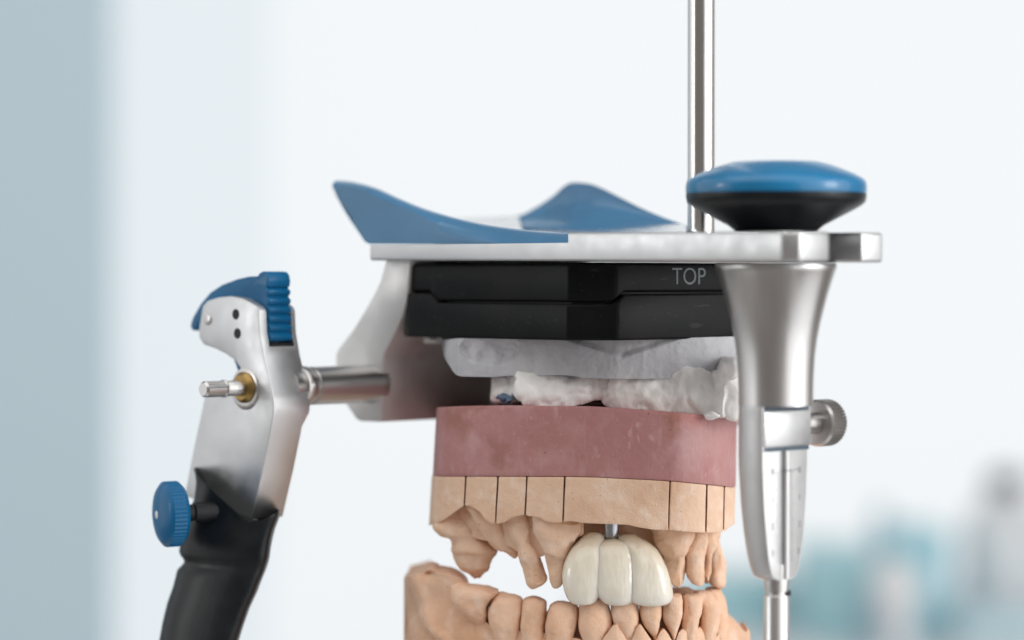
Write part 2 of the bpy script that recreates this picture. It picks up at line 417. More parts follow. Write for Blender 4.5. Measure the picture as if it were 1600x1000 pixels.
# far bench with blurred boxes and bottles
YB = 1500
M_CTR = plain('white_bench_top', (.72, .80, .84), .5)
zc = P(1300, 1010, YB).z
o = obj('far_bench', prism([Vector((60, YB - 60, zc - 30)), Vector((900, YB - 60, zc - 30)), Vector((900, YB + 420, zc - 30)), Vector((60, YB + 420, zc - 30))], Z * 30), M_CTR, None, 4)
o['kind'] = 'structure'
def storage(px0, px1, py, Y, dep, col, name, label, cat, lid=None):
    a = P(px0, py, Y); c = P(px1, py, Y); w_ = c.x - a.x; h = a.z - zc
    root = thing(name, label, cat, Vector(((a.x + c.x) / 2, Y + dep / 2, zc)))
    mt = plain(name + '_' + cat, col, .45)
    body = [Vector((a.x, Y, zc + .2)), Vector((c.x, Y, zc + .2)), Vector((c.x, Y + dep, zc + .2)), Vector((a.x, Y + dep, zc + .2))]
    obj('box_body', prism(body, Z * (h * .84)), mt, root, 3)
    g = 2.5
    top = [Vector((a.x - g, Y - g, zc + h * .845)), Vector((c.x + g, Y - g, zc + h * .845)), Vector((c.x + g, Y + dep + g, zc + h * .845)), Vector((a.x - g, Y + dep + g, zc + h * .845))]
    obj('lid', prism(top, Z * (h * .15)), plain(name + '_lid', lid or tuple(min(1, x * 1.12) for x in col), .4), root, 3)
    root['group'] = 'boxes on the far bench'
    return root
storage(1262, 1362, 862, YB + 30, 110, (.40, .66, .72), 'storage_box', 'wide blurred teal storage box just right of the steel front column', 'box')
storage(1392, 1482, 832, YB + 60, 110, (.36, .64, .73), 'storage_box', 'tallest blurred teal storage box, behind the white oval bottle', 'box')
storage(1085, 1235, 905, YB + 120, 100, (.42, .67, .73), 'storage_box', 'low blurred teal box seen between the lower cast and the steel column', 'box')
storage(1500, 1760, 962, YB + 10, 90, (.55, .72, .78), 'storage_box', 'low pale blue box at the right edge of the picture', 'box')
def bottle(px, pytop, rpx, Y, prof, col, name, label, cat, cap=None):
    a = P(px, pytop, Y); H = a.z - zc; R = rpx * (Y + DIST) / FPX
    root = thing(name, label, cat, Vector((a.x, a.y, zc)), 'bottles on the far bench')
    obj('body', revolve(Vector((a.x, a.y, zc + .3)), Z, [(h * H, r * R) for h, r in prof], 32), plain(name + '_body', col, .4), root)
    if cap:
        obj('cap', revolve(Vector((a.x, a.y, zc + .3)), Z, [(h * H, r * R) for h, r in cap[0]], 32), plain(name + '_cap', cap[1], .45), root)
bottle(1377, 790, 26, YB + 200, [(0, 1), (.5, 1), (.62, .8), (.7, .5), (.96, .45), (1, .3)], (.50, .62, .72), 'bottle', 'slim grey blue bottle standing up between the two teal boxes', 'bottle')
bottle(1398, 872, 40, YB - 20, [(0, .5), (.12, .55), (.3, .72), (.55, 1), (.75, .95), (.9, .7), (1, .2)], (.90, .91, .93), 'bottle', 'rounded white bottle in front of the teal boxes', 'bottle')
bottle(1361, 925, 16, YB - 45, [(0, 1), (.7, 1), (.85, .7), (1, .6)], (.30, .42, .50), 'bottle', 'short grey bottle at the foot of the white rounded bottle', 'bottle')
bottle(1572, 735, 70, YB + 160, [(0, 1), (.55, 1), (.72, .85), (.80, .5), (.84, .38)], (.80, .83, .86), 'bottle', 'large pale bottle with a dark grey ball cap at the right edge', 'bottle',
       cap=([(.835, .30), (.86, .40), (.91, .46), (.96, .40), (1, .12)], (.10, .11, .13)))
# ================================================================== ARTICULATOR
ART = thing('dental_articulator', 'silver dental articulator with blue grips and levers holding the plaster casts', 'articulator', Vector((0, 0, -HZ + .2)))
zb0 = (430 - 407) / 7.05; zb1 = (430 - 409.5) / 8.14
def armz(s): return zb0 + (zb1 - zb0) * s / 120
s_in = (on(888, 380, arm(0, 0), U) - arm(0, 0)).dot(V)
plan = [(0, 0), (117.2, 0), (120, 2.0), (120, 11.2), (104, 11.2), (101, 13.5), (101, 18.5), (104, 21.2), (120, 21.2), (120, 28), (118.5, 29.4), (100, 31), (84, 40), (66, 62), (0, 62)]
a = bmesh.new()
lo = [a.verts.new(arm(s, d, armz(s))) for s, d in plan]; hi = [a.verts.new(arm(s, d, armz(s) + 5.9)) for s, d in plan]
a.faces.new(lo[::-1]); a.faces.new(hi)
for i in range(len(plan)): a.faces.new((lo[i], lo[(i + 1) % len(plan)], hi[(i + 1) % len(plan)], hi[i]))
upper = obj('upper_arm', a, M_ALU, ART, .55, 3)
zl = on(700, 381.5, arm(0, 0), U).z
boolean(upper, prism([arm(-10, -5, zl), arm(s_in, -5, zl), arm(s_in, 20, zl), arm(-10, 20, zl)], Z * 20))
# --- near blue wing (grip)
wtop = curve([(519.5, 288), (522, 283.5), (526, 281.6), (542, 282.5), (566, 287), (590, 294.5), (620, 308), (656, 323), (704, 338), (755, 350), (800, 356.6), (845, 361), (888, 363.5)])
wbot = curve([(519.5, 291), (527, 308), (542, 335), (560, 362), (574, 380.6), (577, 381.2), (888, 381.2)])
wcr = curve([(519.5, 290), (535, 290), (554, 293), (575, 301), (599, 311), (620, 320), (650, 333), (680, 348), (704, 361), (740, 372), (785, 379), (888, 380.4)])
def wing(name, xs, top, bot, crease, d0, rim, dep, mat):
    bm = bmesh.new(); loops = []
    for px in xs:
        T, B, C = top(px), bot(px), crease(px); C = min(max(C, T + .5), B - .3)
        L = []
        for d, y in ((.0, B), (-.15, (B + C) / 2), (0, C), (.25 * rim, C + (T - C) * .5), (.6 * rim, C + (T - C) * .86), (rim, T), (rim + 3, T + 2.5), (dep, T + .35 * (B - T)), (dep, B)):
            L.append(bm.verts.new(on(px, y, arm(0, d0 + d), U)))
        loops.append(L)
    m_ = len(loops[0])
    for p_, q in zip(loops, loops[1:]):
        for k in range(m_): bm.faces.new((p_[k], p_[(k + 1) % m_], q[(k + 1) % m_], q[k]))
    bm.faces.new(loops[0]); bm.faces.new(loops[-1][::-1])
    return obj(name, bm, mat, upper, angle=50)
xs = [519.5, 520.5, 522, 524, 527, 531, 536] + [542 + k * 7 for k in range(49)] + [887.6]
wing('blue_grip', xs, wtop, wbot, wcr, .15, 5, 15, M_BLUEW)
# --- silver saddle and far blue wing
ftop = curve([(640, 352), (734, 340), (780, 338.5), (809, 337), (839, 323), (866, 305), (880, 292), (889, 286.5), (897, 285), (920, 287), (941, 294.5), (968, 308), (1004, 326), (1040, 341), (1075, 353)])
bm = bmesh.new(); loops = []
zt = lambda s: armz(s) + 5.7
for px in [640 + k * 9 for k in range(49)]:
    L = []; base = on(px, 366, arm(0, 17), U); bs_ = (base - arm(0, 0)).dot(V)
    base.z = zt(bs_) - .3
    ridge_y = min(ftop(px), 352.0) if px < 815 else 352 - max(0, min(1, (px - 815) / 60)) * 2
    far = on(px, max(ridge_y, 338), arm(0, 52), U)
    for k in range(9):
        t_ = k / 8; q = base.lerp(far, t_); q.z = base.z + (far.z - base.z) * t_ ** 1.5
        L.append(bm.verts.new(q))
    L.append(bm.verts.new(Vector((far.x, far.y, base.z - 1.5)))); L.append(bm.verts.new(Vector((base.x, base.y, base.z - 1.5))))
    loops.append(L)
for p_, q in zip(loops, loops[1:]):
    for k in range(len(p_)): bm.faces.new((p_[k], p_[(k + 1) % len(p_)], q[(k + 1) % len(p_)], q[k]))
bm.faces.new(loops[0]); bm.faces.new(loops[-1][::-1])
obj('saddle', bm, metal('polished_saddle', (.86, .88, .9), .25), upper, angle=50)
xs = [800 + k * 6 for k in range(46)] + [1075]
fb = curve([(800, 353), (830, 357), (900, 359), (1000, 361), (1075, 362)])
fc = curve([(800, 340.8), (850, 345), (900, 348), (1000, 353), (1075, 358)])
bm = bmesh.new(); loops = []
for px in xs:
    T, B = ftop(px), fb(px); T = min(T, B - 1.5); L = []
    for k in range(10):                                  # concave inner flank rising to the ridge
        t_ = k / 9; d = 40 + 14 * (1 - (1 - t_) ** 2.0); y = B + (T - B) * t_ ** 1.25
        L.append(bm.verts.new(on(px, y, arm(0, d), U)))
    L.append(bm.verts.new(on(px, T + 3, arm(0, 57), U))); L.append(bm.verts.new(on(px, B + 6, arm(0, 61), U))); L.append(bm.verts.new(on(px, B + 6, arm(0, 41), U)))
    loops.append(L)
for p_, q in zip(loops, loops[1:]):
    for k in range(len(p_)): bm.faces.new((p_[k], p_[(k + 1) % len(p_)], q[(k + 1) % len(p_)], q[k]))
bm.faces.new(loops[0]); bm.faces.new(loops[-1][::-1])
obj('blue_grip', bm, M_BLUEW, upper, angle=50)
# --- rear bracket and hinge axle
pl = arm(0, 4)
out = [(603, 405), (594, 439), (585, 458), (574, 478), (562, 498), (550, 517), (529, 544), (524.5, 553), (524.5, 600), (535, 625), (544, 637), (556, 655), (562, 658), (595, 659.5),
       (597, 568), (600, 553), (608, 537), (620, 513), (628, 494), (633, 475), (637, 450), (641, 405)]
obj('hinge_bracket', prism([on(x, y, pl, U) for x, y in out], U * 58), metal('cast_aluminium', (.74, .735, .73), .55), ART, .4, 2)
ax1 = on(578, 599.5, pl, U)
obj('hinge_axle', revolve(ax1 - U * 24, U, [(0, 3.4), (2.4, 3.4), (2.4, 4.25), (2.8, 4.45), (4.6, 4.45), (5, 4.2), (5.2, 3.9), (6.0, 3.9), (6.2, 4.2), (23.4, 4.25), (24.5, 4.6), (26, 4.6)], 64), M_STEEL, ART)
# --- near hinge post
PD = -27.5; PT = 10.5
pp = arm(0, PD)
post = [(316, 478), (323.5, 470), (340, 464.5), (361, 462.4), (379, 466), (393, 473), (401, 479), (404.5, 485.5), (406, 520), (412, 556), (421, 595), (426, 616), (428, 632), (427, 649), (421.6, 680), (410, 737.6), (393, 812),
        (288, 775), (295, 737), (303, 696), (312, 655), (319, 622), (325, 608), (345, 599), (366, 592), (374, 583), (375, 575), (367, 563.5), (352, 553), (334, 544), (318, 538.5), (311, 528), (310, 515)]
po = obj('hinge_post', prism([on(x, y, pp, U) for x, y in post], U * PT), M_ALU, ART, .35, 2)
zk = on(425, 640, pp, U).z; k0 = arm(-60, PD)
boolean(po, prism([k0 + U * 8.8 + Z * (zk - 4), k0 + U * 12 + Z * (zk + 3), k0 + U * 16 + Z * (zk + 3), k0 + U * 16 + Z * (zk - 90), k0 + U * 8.8 + Z * (zk - 90)], V * 120))
q0 = on(407, 470, pp, U); q1 = on(414, 541.5, pp, U)
zc_lo = on(417, 541.5, arm(0, PD + 2.2), U).z
cen = on(412, 505, pp, U)
boolean(po, prism([cen - V * 6 + U * 2.1 + Z * (zc_lo - cen.z), cen + V * 8 + U * 2.1 + Z * (zc_lo - cen.z), cen + V * 8 + U * 9.1 + Z * (zc_lo - cen.z), cen - V * 6 + U * 9.1 + Z * (zc_lo - cen.z)], Z * 30))
slot_shade_slab = prism([cen - V * 5 + U * 2.2 + Z * (zc_lo - cen.z + .05), cen - V * .4 + U * 2.2 + Z * (zc_lo - cen.z + .05), cen - V * .4 + U * 9.0 + Z * (zc_lo - cen.z + .05), cen - V * 5 + U * 9.0 + Z * (zc_lo - cen.z + .05)], Z * .6)
obj('slot_shade', slot_shade_slab, M_RECESS_SHADE, po)  # added black slab stands for the shade at the slot bottom
# holes and screw
for hx, hy, rx in ((368.5, 491, 1.15), (371, 521, 1.15)):
    c = on(hx, hy, pp, U)
    obj('pin_hole', revolve(c - U * .05, U, [(0, rx), (.3, rx), (.3, 0)], 24), M_RECESS_SHADE, po)
c = on(325, 499, pp, U)
obj('screw', revolve(c - U * .25, U, [(0, .0), (0, 1.0), (.15, 1.25), (.6, 1.3)], 24), M_STEEL, po)
# lever
lp = arm(0, PD + 2.3)
lev = [(299.5, 516), (297, 508), (301, 496), (313, 475), (328, 457), (346, 445), (370, 436), (388, 432), (402, 431.5), (405, 426.5), (410, 424), (415, 425), (418.5, 430), (420, 440), (419, 448)]
y = 448
for k in range(6):
    yy = 450 + k * 14
    dx = k * .6
    lev += [(416.5 + dx, yy), (420 + dx, yy + 4), (420.6 + dx, yy + 8), (418.5 + dx, yy + 12)]
lev += [(420, 534), (398, 534), (392, 490), (376, 474), (352, 470), (333, 477), (320, 492), (308, 517)]
obj('lock_lever', prism([on(x, y_, lp, U) for x, y_ in lev], U * 6.3), M_BLUE, ART, .3, 2, bang=45)
obj('lever_catch', prism([on(x, y_, arm(0, PD + 4), U) for x, y_ in ((362, 552), (378, 560), (381, 578), (376, 582), (372, 580), (369, 570))], U * 4), M_BLUE, ART)
# condyle pin with brass bush
pc = on(384, 607.5, pp, U)
obj('bearing_ring', revolve(pc - U * .6, U, [(.3, 3.0), (.3, 4.3), (.5, 4.6), (1.2, 4.65)], 48), M_STEEL, ART)
obj('brass_bush', revolve(pc - U * 1.6 + Z * .3, U, [(0, 1.4), (0, 2.7), (.8, 3.4), (2, 3.4)], 36), M_BRASS, ART)
obj('condyle_pin', revolve(pc - U * 12.0 + Z * .2, U, [(0, .7), (0, 1.35), (.5, 1.75), (5.4, 1.75), (5.6, 1.95), (5.9, 1.95), (6.0, 1.5), (6.4, 1.5), (6.6, 1.65), (11, 1.65), (13, 1.65)], 40), M_STEEL, ART)
# black boot of the post
bp_ = arm(0, PD - .9)
diag = lin([(290, 726), (299, 733), (345, 773), (393, 810), (420, 804), (445, 791)])
bm = bmesh.new(); rings = []
for bl, off_, yl_, xl, xr in ((1, 10, 0, 318, 425), (1, 2.5, 0, 304, 437), (1, 0, 0, 299.5, 440.5), (1, 2.5, 0, 299, 441.5), (1, 7, 0, 301, 441), (.92, 14, 815, 303, 438.5), (.7, 22, 832, 301, 433.5), (.45, 30, 846, 292, 429.5), (.2, 40, 857, 280, 427),
                             (0, 0, 864, 275, 426), (0, 0, 870, 277, 425), (0, 0, 876, 282, 423), (0, 0, 881, 283.5, 421), (0, 0, 887, 278, 419), (0, 0, 893, 272, 416.5), (0, 0, 905, 269.5, 411.5), (0, 0, 920, 266.5, 405.5), (0, 0, 945, 259, 393.5), (0, 0, 975, 251, 383), (0, 0, 1000, 246, 375), (0, 0, 1060, 230, 352), (0, 0, 1170, 195, 312)):
    ring = []; Yc = 21.5; xm = (xl + xr) / 2; hw = (xr - xl) / 2
    for i in range(56):
        th = 2 * math.pi * i / 56; cs, sn = math.cos(th), math.sin(th); pw = 2 / 2.9
        rx = math.copysign(abs(cs) ** pw, cs); ry = math.copysign(abs(sn) ** pw, sn)
        Y_ = Yc - .55 * rx * hw / 7.2 + 7.2 * ry
        px = xm + hw * rx
        py = bl * (diag(px) + off_) + (1 - bl) * yl_
        q = P(px, py, Yc); ring.append(bm.verts.new(Vector((q.x, Y_, q.z))))
    rings.append(ring)
for p_, q in zip(rings, rings[1:]):
    for i in range(56): bm.faces.new((p_[i], p_[(i + 1) % 56], q[(i + 1) % 56], q[i]))
bm.faces.new(rings[0]); bm.faces.new(rings[-1][::-1])
rough_up(bm, .25, .09, 4, .08, .3)
bo = obj('post_boot', bm, M_RUBBER, ART, angle=60)
# rear foot of the post down to the base (below the picture)
ft = on(245, 1165, bp_, U) + U * 6
obj('rear_leg', box(Vector((ft.x, ft.y, (ft.z - HZ + 10) / 2)), V * 7, U * 5, Z * ((ft.z + HZ - 8) / 2)), M_RUBBER, ART, 1.2)
# blue thumb screw
ta = Vector((-.90, -.43, -.02)).normalized()
tc_ = P(303, 801, 16)
obj('stem', revolve(tc_ - ta * 6, ta, [(0, 2.2), (6, 2.2), (6.4, 1.85), (9.5, 1.85)], 32), M_RUBBER, bo)
kn = revolve(tc_ + ta * 2.9, ta, [(0, 2), (0, 6.2), (.7, 6.9), (.9, 7.1), (3.7, 7.1), (3.9, 6.8), (4.3, 6.35), (4.6, 5.9), (5.2, 4.2), (5.5, 2.2), (5.6, 0)], 96, knurl=(3, 4, .2))
ks = obj('thumb_screw', kn, M_BLUE, bo, angle=24)
obj('centre_mark', revolve(tc_ + ta * 8.48, ta, [(0, .9), (.12, .75), (.14, 0)], 20), plain('pale_dot', (.7, .75, .78), .3), ks)
# --- front column with clamp and scale
cA = arm(102.6, 16); c0 = Vector((cA.x, cA.y, 0)); SCL = FPX / (DIST + cA.y)
def zy(py): return P(1213, py, cA.y).z
def cp(py, rpx): return (zy(py), rpx / SCL)
prof = [cp(411, 60), cp(411, 92), cp(414, 95), cp(419, 94.5), cp(424, 92.5), cp(436, 88.5), cp(460, 81), cp(481, 75.5), cp(505, 69.5), cp(530, 64.5), cp(556, 61.2), cp(590, 59.2), cp(612, 58.7), cp(633, 58.5), cp(633, 20)]
obj('front_column', revolve(c0, Z, prof, 96), M_COLUMN, ART, angle=60)
lowr = [(633, 7.45), (690, 7.45), (725, 7.4), (753, 7.2), (785, 6.95), (817, 6.55), (845, 6.1), (871, 5.55), (890, 4.9), (900, 4.3), (905, 2.9)]
fr_ = curve(lowr)
bm = revolve(c0, Z, [(zy(y_), fr_(y_)) for y_ in [633.3 + k * 5.03 for k in range(55)]], 96)
hcut = 2.4
bmesh.ops.bisect_plane(bm, geom=bm.verts[:] + bm.edges[:] + bm.faces[:], plane_co=c0 + V * hcut, plane_no=V, clear_outer=True)
bmesh.ops.holes_fill(bm, edges=[e for e in bm.edges if e.is_boundary], sides=0)
low = obj('scale_body', bm, M_ALU2, ART, .25, 2, bang=50)
def fl(w_, py, h): return c0 + V * h + U * w_ + Z * zy(py)
obj('clamp_block', box(c0 + V * 1.6 + U * .55 + Z * zy(669), U * 7.35, V * 1.25, Z * (28.2 / SCL)), M_ALU, ART, .35, 2)
for ya, yb in ((633.4, 640.4), (697.6, 703.4)):
    obj('clamp_gap_shade', box(c0 + V * 1.3 + U * .4 + Z * zy((ya + yb) / 2), U * 7.0, V * 1.3, Z * ((yb - ya) / 2 / SCL)), M_GAP_SHADE, low)  # added plates darken the gaps above and below the clamp
obj('scale_rod', revolve(c0 + V * (hcut + .1), Z, [(zy(903), 0), (zy(903), .95), (zy(703), .95), (zy(703), 0)], 32), M_ALU2, low)
M_GROOVE_SHADE = metal('groove_shade_steel', (.5, .5, .5), .4)  # darker strips paint the groove shadows on both sides of the rod
for sgn in (-1, 1):
    obj('scale_groove_shade', box(c0 + V * (hcut + .02) + U * sgn * 1.28 + Z * zy(801), U * .32, V * .04, Z * (96 / SCL)), M_GROOVE_SHADE, low)
    tk = bmesh.new()
    for k in range(29):
        y_ = 738 + k * 4.9; L = .75 if k % 5 else 1.1
        box(c0 + V * (hcut + .03) + U * sgn * (1.75 + L / 2) + Z * zy(y_), U * (L / 2), V * .03, Z * .075, tk)
    obj('scale_marks', tk, M_MARK, low)
obj('zero_line', box(c0 + V * (hcut + .62) + Z * zy(734), U * .95, V * .45, Z * .12), M_MARK, low)
obj('zero_line', box(c0 + V * (hcut + .03) + U * 3.1 + Z * zy(734), U * 1.3, V * .03, Z * .1), M_MARK, low)
def text(body, size, origin, ex, ez, mat, parent, name, ext=.03, thin=0):
    cu = bpy.data.curves.new('t', 'FONT'); cu.body = body; cu.size = size; cu.align_x = 'CENTER'; cu.align_y = 'CENTER'; cu.extrude = ext; cu.offset = thin
    to = bpy.data.objects.new('t', cu); COL.objects.link(to); bpy.context.view_layer.update()
    me = bpy.data.meshes.new_from_object(to.evaluated_get(bpy.context.evaluated_depsgraph_get()))
    bm = bmesh.new(); bm.from_mesh(me); bpy.data.objects.remove(to)
    ey = ez.cross(ex) * -1
    nrm = ex.cross(ez)
    for v in bm.verts: v.co = origin + ex * v.co.x + ez * v.co.y + nrm * v.co.z
    return obj(name, bm, mat, parent)
for k, y_ in enumerate((735, 778, 820, 862)):
    for w_ in (-3.9, 4.6 if k < 3 else 4.2):
        text(str(k), 1.75, fl(w_, y_, hcut + .03), U, Z, M_MARK, low, 'numeral')
# knurled clamp screw
kc = c0 + V * .6 + Z * zy(664.5)
obj('screw_shaft', revolve(kc, U, [(6, 2.2), (14.6, 2.2)], 32), M_STEEL, ART)
obj('knurled_screw', revolve(kc + U * 11.9, U, [(0, 1.8), (0, 4.3), (.5, 4.75), (.7, 4.8), (4.4, 4.8), (4.8, 4.4), (5.0, 3.6), (5.0, 0)], 84, knurl=(3, 4, .26)), M_STEEL, ART)
# incisal pin below the scale
ipr = 20.5 / SCL
obj('incisal_pin', revolve(c0 + V * .3, Z, [(-HZ + 14, ipr), (zy(932), ipr), (zy(929), ipr * .93), (zy(928), ipr * .8), (zy(924), ipr * .8), (zy(923), ipr * .93), (zy(905), ipr), (zy(880), ipr)], 48), M_COLUMN, ART)
obj('pin_notch', box(c0 + V * .3 + V * (ipr * .55) + U * .9 + Z * zy(926), U * .7, V * ipr * .36, Z * .5), M_RECESS_SHADE, ART)
# top knob
kz = zy
kp = [(361.5, 30), (361, 64), (352, 75), (340, 98), (328, 121), (321, 133), (316, 138.5), (308, 140.5), (302.4, 140.5)]
kb = revolve(c0, Z, [(kz(y_), r / SCL) for y_, r in kp] + [(kz(302.4), 0)], 96)
ko = obj('top_knob', kb, M_RUBBER, ART, angle=50)
kp = [(302.2, 0), (302.2, 140), (297, 141), (290, 141), (284, 139.5), (279, 135), (272, 122), (264, 103), (258, 86), (254.5, 73), (253, 66), (252.8, 40), (253.4, 0)]
obj('knob_cap', revolve(c0, Z, [(kz(y_), r / SCL) for y_, r in kp], 96), M_BLUEK, ko, angle=50)
obj('knob_shaft', revolve(c0, Z, [(kz(372), 3.4), (kz(352), 3.4)], 32), M_STEEL, ko)
# tall support rod
rp = P(1095.5, 360, 22)
rz = 5.0
obj('support_rod', revolve(Vector((rp.x, rp.y, 0)), Z, [(rz, 2.95), (P(1095, -420, 22).z, 2.95)], 64), M_ROD, ART)
# lower frame, out of the picture, carrying everything on the table
zf = -HZ + .4
lowpl = [arm(-30, -40), arm(40, -34), arm(122, -2), arm(122, 26), arm(60, 74), arm(-30, 74)]
obj('lower_frame', prism([p + Z * zf for p in lowpl], Z * 11), M_ALU2, ART, 2, 3)
obj('incisal_table', revolve(Vector((c0.x, c0.y, 0)) + V * .3, Z, [(zf + 11, 11), (zf + 13, 11), (zf + 14, 10)], 48), M_RUBBER, ART)
# ================================================================== BLACK SPLIT MOUNTING PLATE
PLT = thing('mounting_plate', 'black two-part split mounting plate marked TOP under the silver arm', 'mounting plate', P(900, 534, 25))
A, B, C, D = (P(640, 430, 28), P(888, 430, -8), P(964, 430, -8), P(1172, 430, 17))
E, F, G = Vector((62, 52, 0)), Vector((22, 84, 0)), Vector((-14, 70, 0))
ring0 = [Vector((p.x, p.y, 0)) for p in (A, B, C, D, E, F, G)]
ring0.append(Vector((A.x - 1.0, A.y + 5.5, 0)))
def off(ring, k):
    c = sum(ring, Vector()) / len(ring); out = []
    n = len(ring)
    for i in range(n):
        a_, b_, c_ = ring[i - 1], ring[i], ring[(i + 1) % n]
        n1 = Vector(((b_ - a_).y, -(b_ - a_).x, 0)).normalized(); n2 = Vector(((c_ - b_).y, -(c_ - b_).x, 0)).normalized()
        bis = (n1 + n2).normalized(); out.append(b_ + bis * (k / max(.3, bis.dot(n1))))
    return out
def plate(ring, ztop, zbot, name, step_on_bottom):
    A_, B_, C_, D_ = ring[0], ring[1], ring[2], ring[3]
    nAB = Vector(((B_ - A_).y, -(B_ - A_).x, 0)); nCD = Vector(((D_ - C_).y, -(D_ - C_).x, 0))
    hi_, lo_ = -3.45, -5.55
    g = 0 if step_on_bottom else -.45
    pts = [(A_, hi_), (on(671, 455, A_, nAB), hi_), (on(674, 458, A_, nAB), hi_ - .6), (on(680, 468, A_, nAB), lo_), (B_, lo_), (on(957, 472, B_, Vector((0, 1, 0))), lo_), (C_, lo_ + .7), (on(976, 455, C_, nCD), hi_), (D_, hi_)] + [(p, hi_) for p in ring[4:]]
    bm = bmesh.new(); n = len(pts)
    st = [bm.verts.new(Vector((p.x, p.y, z_ + g))) for p, z_ in pts]
    fx = [bm.verts.new(Vector((p.x, p.y, ztop if step_on_bottom else zbot))) for p, z_ in pts]
    cen_ = sum((p for p, _ in pts), Vector()) / n
    cs = bm.verts.new(Vector((cen_.x, cen_.y, (lo_ + g))))
    for i in range(n):
        j = (i + 1) % n
        bm.faces.new((st[i], st[j], fx[j], fx[i])); bm.faces.new((st[i], st[j], cs))
    bm.faces.new(fx)
    return obj(name, bm, M_BLACK, PLT, .55, 3, bang=25, angle=40)
pu = plate(ring0, 2.35, None, 'upper_plate', True)
plate(off(ring0, .55), None, -13.6, 'lower_plate', False)
obj('plate_spacer', prism([Vector((p.x, p.y, 2.3)) for p in off(ring0, -6)], Z * .35), M_BLACK, PLT)
obj('core', prism([Vector((p.x, p.y, -9)) for p in off(ring0, -1.6)], Z * 8), M_RECESS_SHADE, PLT)
C_, D_ = ring0[2], ring0[3]; dx = (D_ - C_).normalized(); nCD = Vector((dx.y, -dx.x, 0))
text('TOP', 5.15, on(1076.5, 433, C_ + nCD * .03, nCD), dx, Z, M_INK, pu, 'lettering', .02, -.035)
# ================================================================== PLASTER MOUNT
MNT = thing('plaster_mount', 'pale grey and white lumpy plaster mount between black plate and pink cast base', 'plaster mount', P(930, 645, 25))
gt = curve([(691, 531), (720, 529), (900, 531), (1180, 525)])
gb = curve([(691, 540), (694, 556), (702, 571), (714, 586), (722, 588), (764, 589), (808, 586.5), (868, 586), (892, 587), (916, 590.5), (980, 592), (1100, 589.5), (1118, 586), (1180, 584)])
gY = lin([(691, 30), (697, 21), (716, 13), (770, 9.5), (835, 6.4), (852, 4.6), (905, 1.6), (965, .2), (1005, .8), (1060, 3.4), (1100, 6.5), (1180, 15)])
bm = wall(691.5, 1178, 260, gt, gb, gY, 62, 28)
for v in bm.verts:                      # knife-trimmed facets and the broken patch on the left
    d = 0; X = v.co.x / (DIST + v.co.y) * FPX + 800; yy = 430 - v.co.z / (DIST + v.co.y) * FPX
    if v.co.y < 40:
        e = ((X - 765) / 46) ** 2 + ((yy - 545) / 27) ** 2
        if e < 1: d += 1.3 * (1 - e) ** .35 + .9 * nz3(v.co, .35, 3) + .4 * abs(nz3(v.co, .8, 6))
        d += 1.1 * max(0, min(1, (560 - abs(X - 972) * .32 - yy) / 8)) * (X > 850)
        pass
        v.co.y += d + .18 * nz3(v.co, .25, 9) + .08 * nz3(v.co, 1.1, 2)
obj('trimmed_plaster', bm, M_PLGREY, MNT, angle=32)
wt = curve([(768, 576), (1090, 578), (1104, 582), (1118, 580), (1128, 570), (1136, 562), (1146, 560), (1185, 556)])
wb = curve([(768, 622), (780, 626), (795, 622), (806, 614), (815, 625), (829, 632), (850, 636), (865, 638), (880, 638), (895, 635.5), (907, 631), (925, 625), (938, 622), (946, 627), (954, 635), (970, 639.5), (1000, 641.5), (1030, 645), (1050, 647), (1075, 646), (1092, 648), (1103, 652), (1112, 651), (1120, 654), (1130, 652), (1150, 655), (1185, 656)])
wY = curve([(766, 19), (770, 15.5), (790, 12.5), (803, 11.5), (812, 7.5), (870, 5.2), (920, 5.4), (950, 6), (965, 3.6), (1010, 2.8), (1060, 3), (1092, 2.4), (1116, 1.2), (1130, -1.6), (1150, -1), (1185, 8)])
bm = wall(768, 1184, 220, wt, wb, wY, 58, 26, 2.2, botdrop=4, tlean=2.6)
mv = []
bmesh.ops.recalc_face_normals(bm, faces=bm.faces); bm.normal_update()
for v in bm.verts:
    n1 = nz3(v.co, .11, 1) * 1.3 + nz3(v.co, .26, 2) * .7 + nz3(v.co, .8, 4) * .14 - max(0, .10 - abs(nz3(v.co, .13, 7))) * 4.0 + nz3(v.co, .5, 11) * .35 + .4 + .05 * nz3(v.co, 1.9, 3)
    mv.append(v.normal * n1 * (1 if v.co.y < 45 else 0))
for v, d in zip(bm.verts, mv): v.co += d
obj('poured_plaster', bm, M_PLWHITE, MNT, angle=80)
# small ragged drips
def lump(px, py, Y, rx, ry, rz_, seed, mat, parent, name, amp=.5):
    bm = bmesh.new(); bmesh.ops.create_icosphere(bm, subdivisions=3, radius=1)
    c = P(px, py, Y)
    for v in bm.verts:
        k = 1 + amp * nz3(v.co, 1.3, seed); v.co = c + Vector((v.co.x * rx * k, v.co.y * ry * k, v.co.z * rz_ * k))
    return obj(name, bm, mat, parent, angle=60)
lump(676, 530, 38, 1.8, 3, 1.1, 3, M_PLWHITE, MNT, 'plaster_crumb')
lump(688, 528, 36, 1.0, 2, .7, 8, M_PLGREY, MNT, 'plaster_crumb')
lump(1112, 649, -1.5, 1.6, 1.5, .8, 5, M_PLWHITE, MNT, 'plaster_crumb')
lump(1147, 575, -2, 2.3, 3, 2.4, 6, M_PLWHITE, MNT, 'plaster_crumb', .4)
M_WAX = plain('blue_wax', (.10, .16, .25), .4)
lump(786, 622, 10, 1.5, 2, .85, 2, M_WAX, MNT, 'wax_cavity_bit', .7)
lump(795, 625.5, 9, 1.0, 1.5, .7, 12, M_WAX, MNT, 'wax_cavity_bit', .7)
M_CAV = plain('cavity_shade_brown', (.05, .03, .025), .5)  # dark brown lumps put the cavities' shade under the plaster into colour
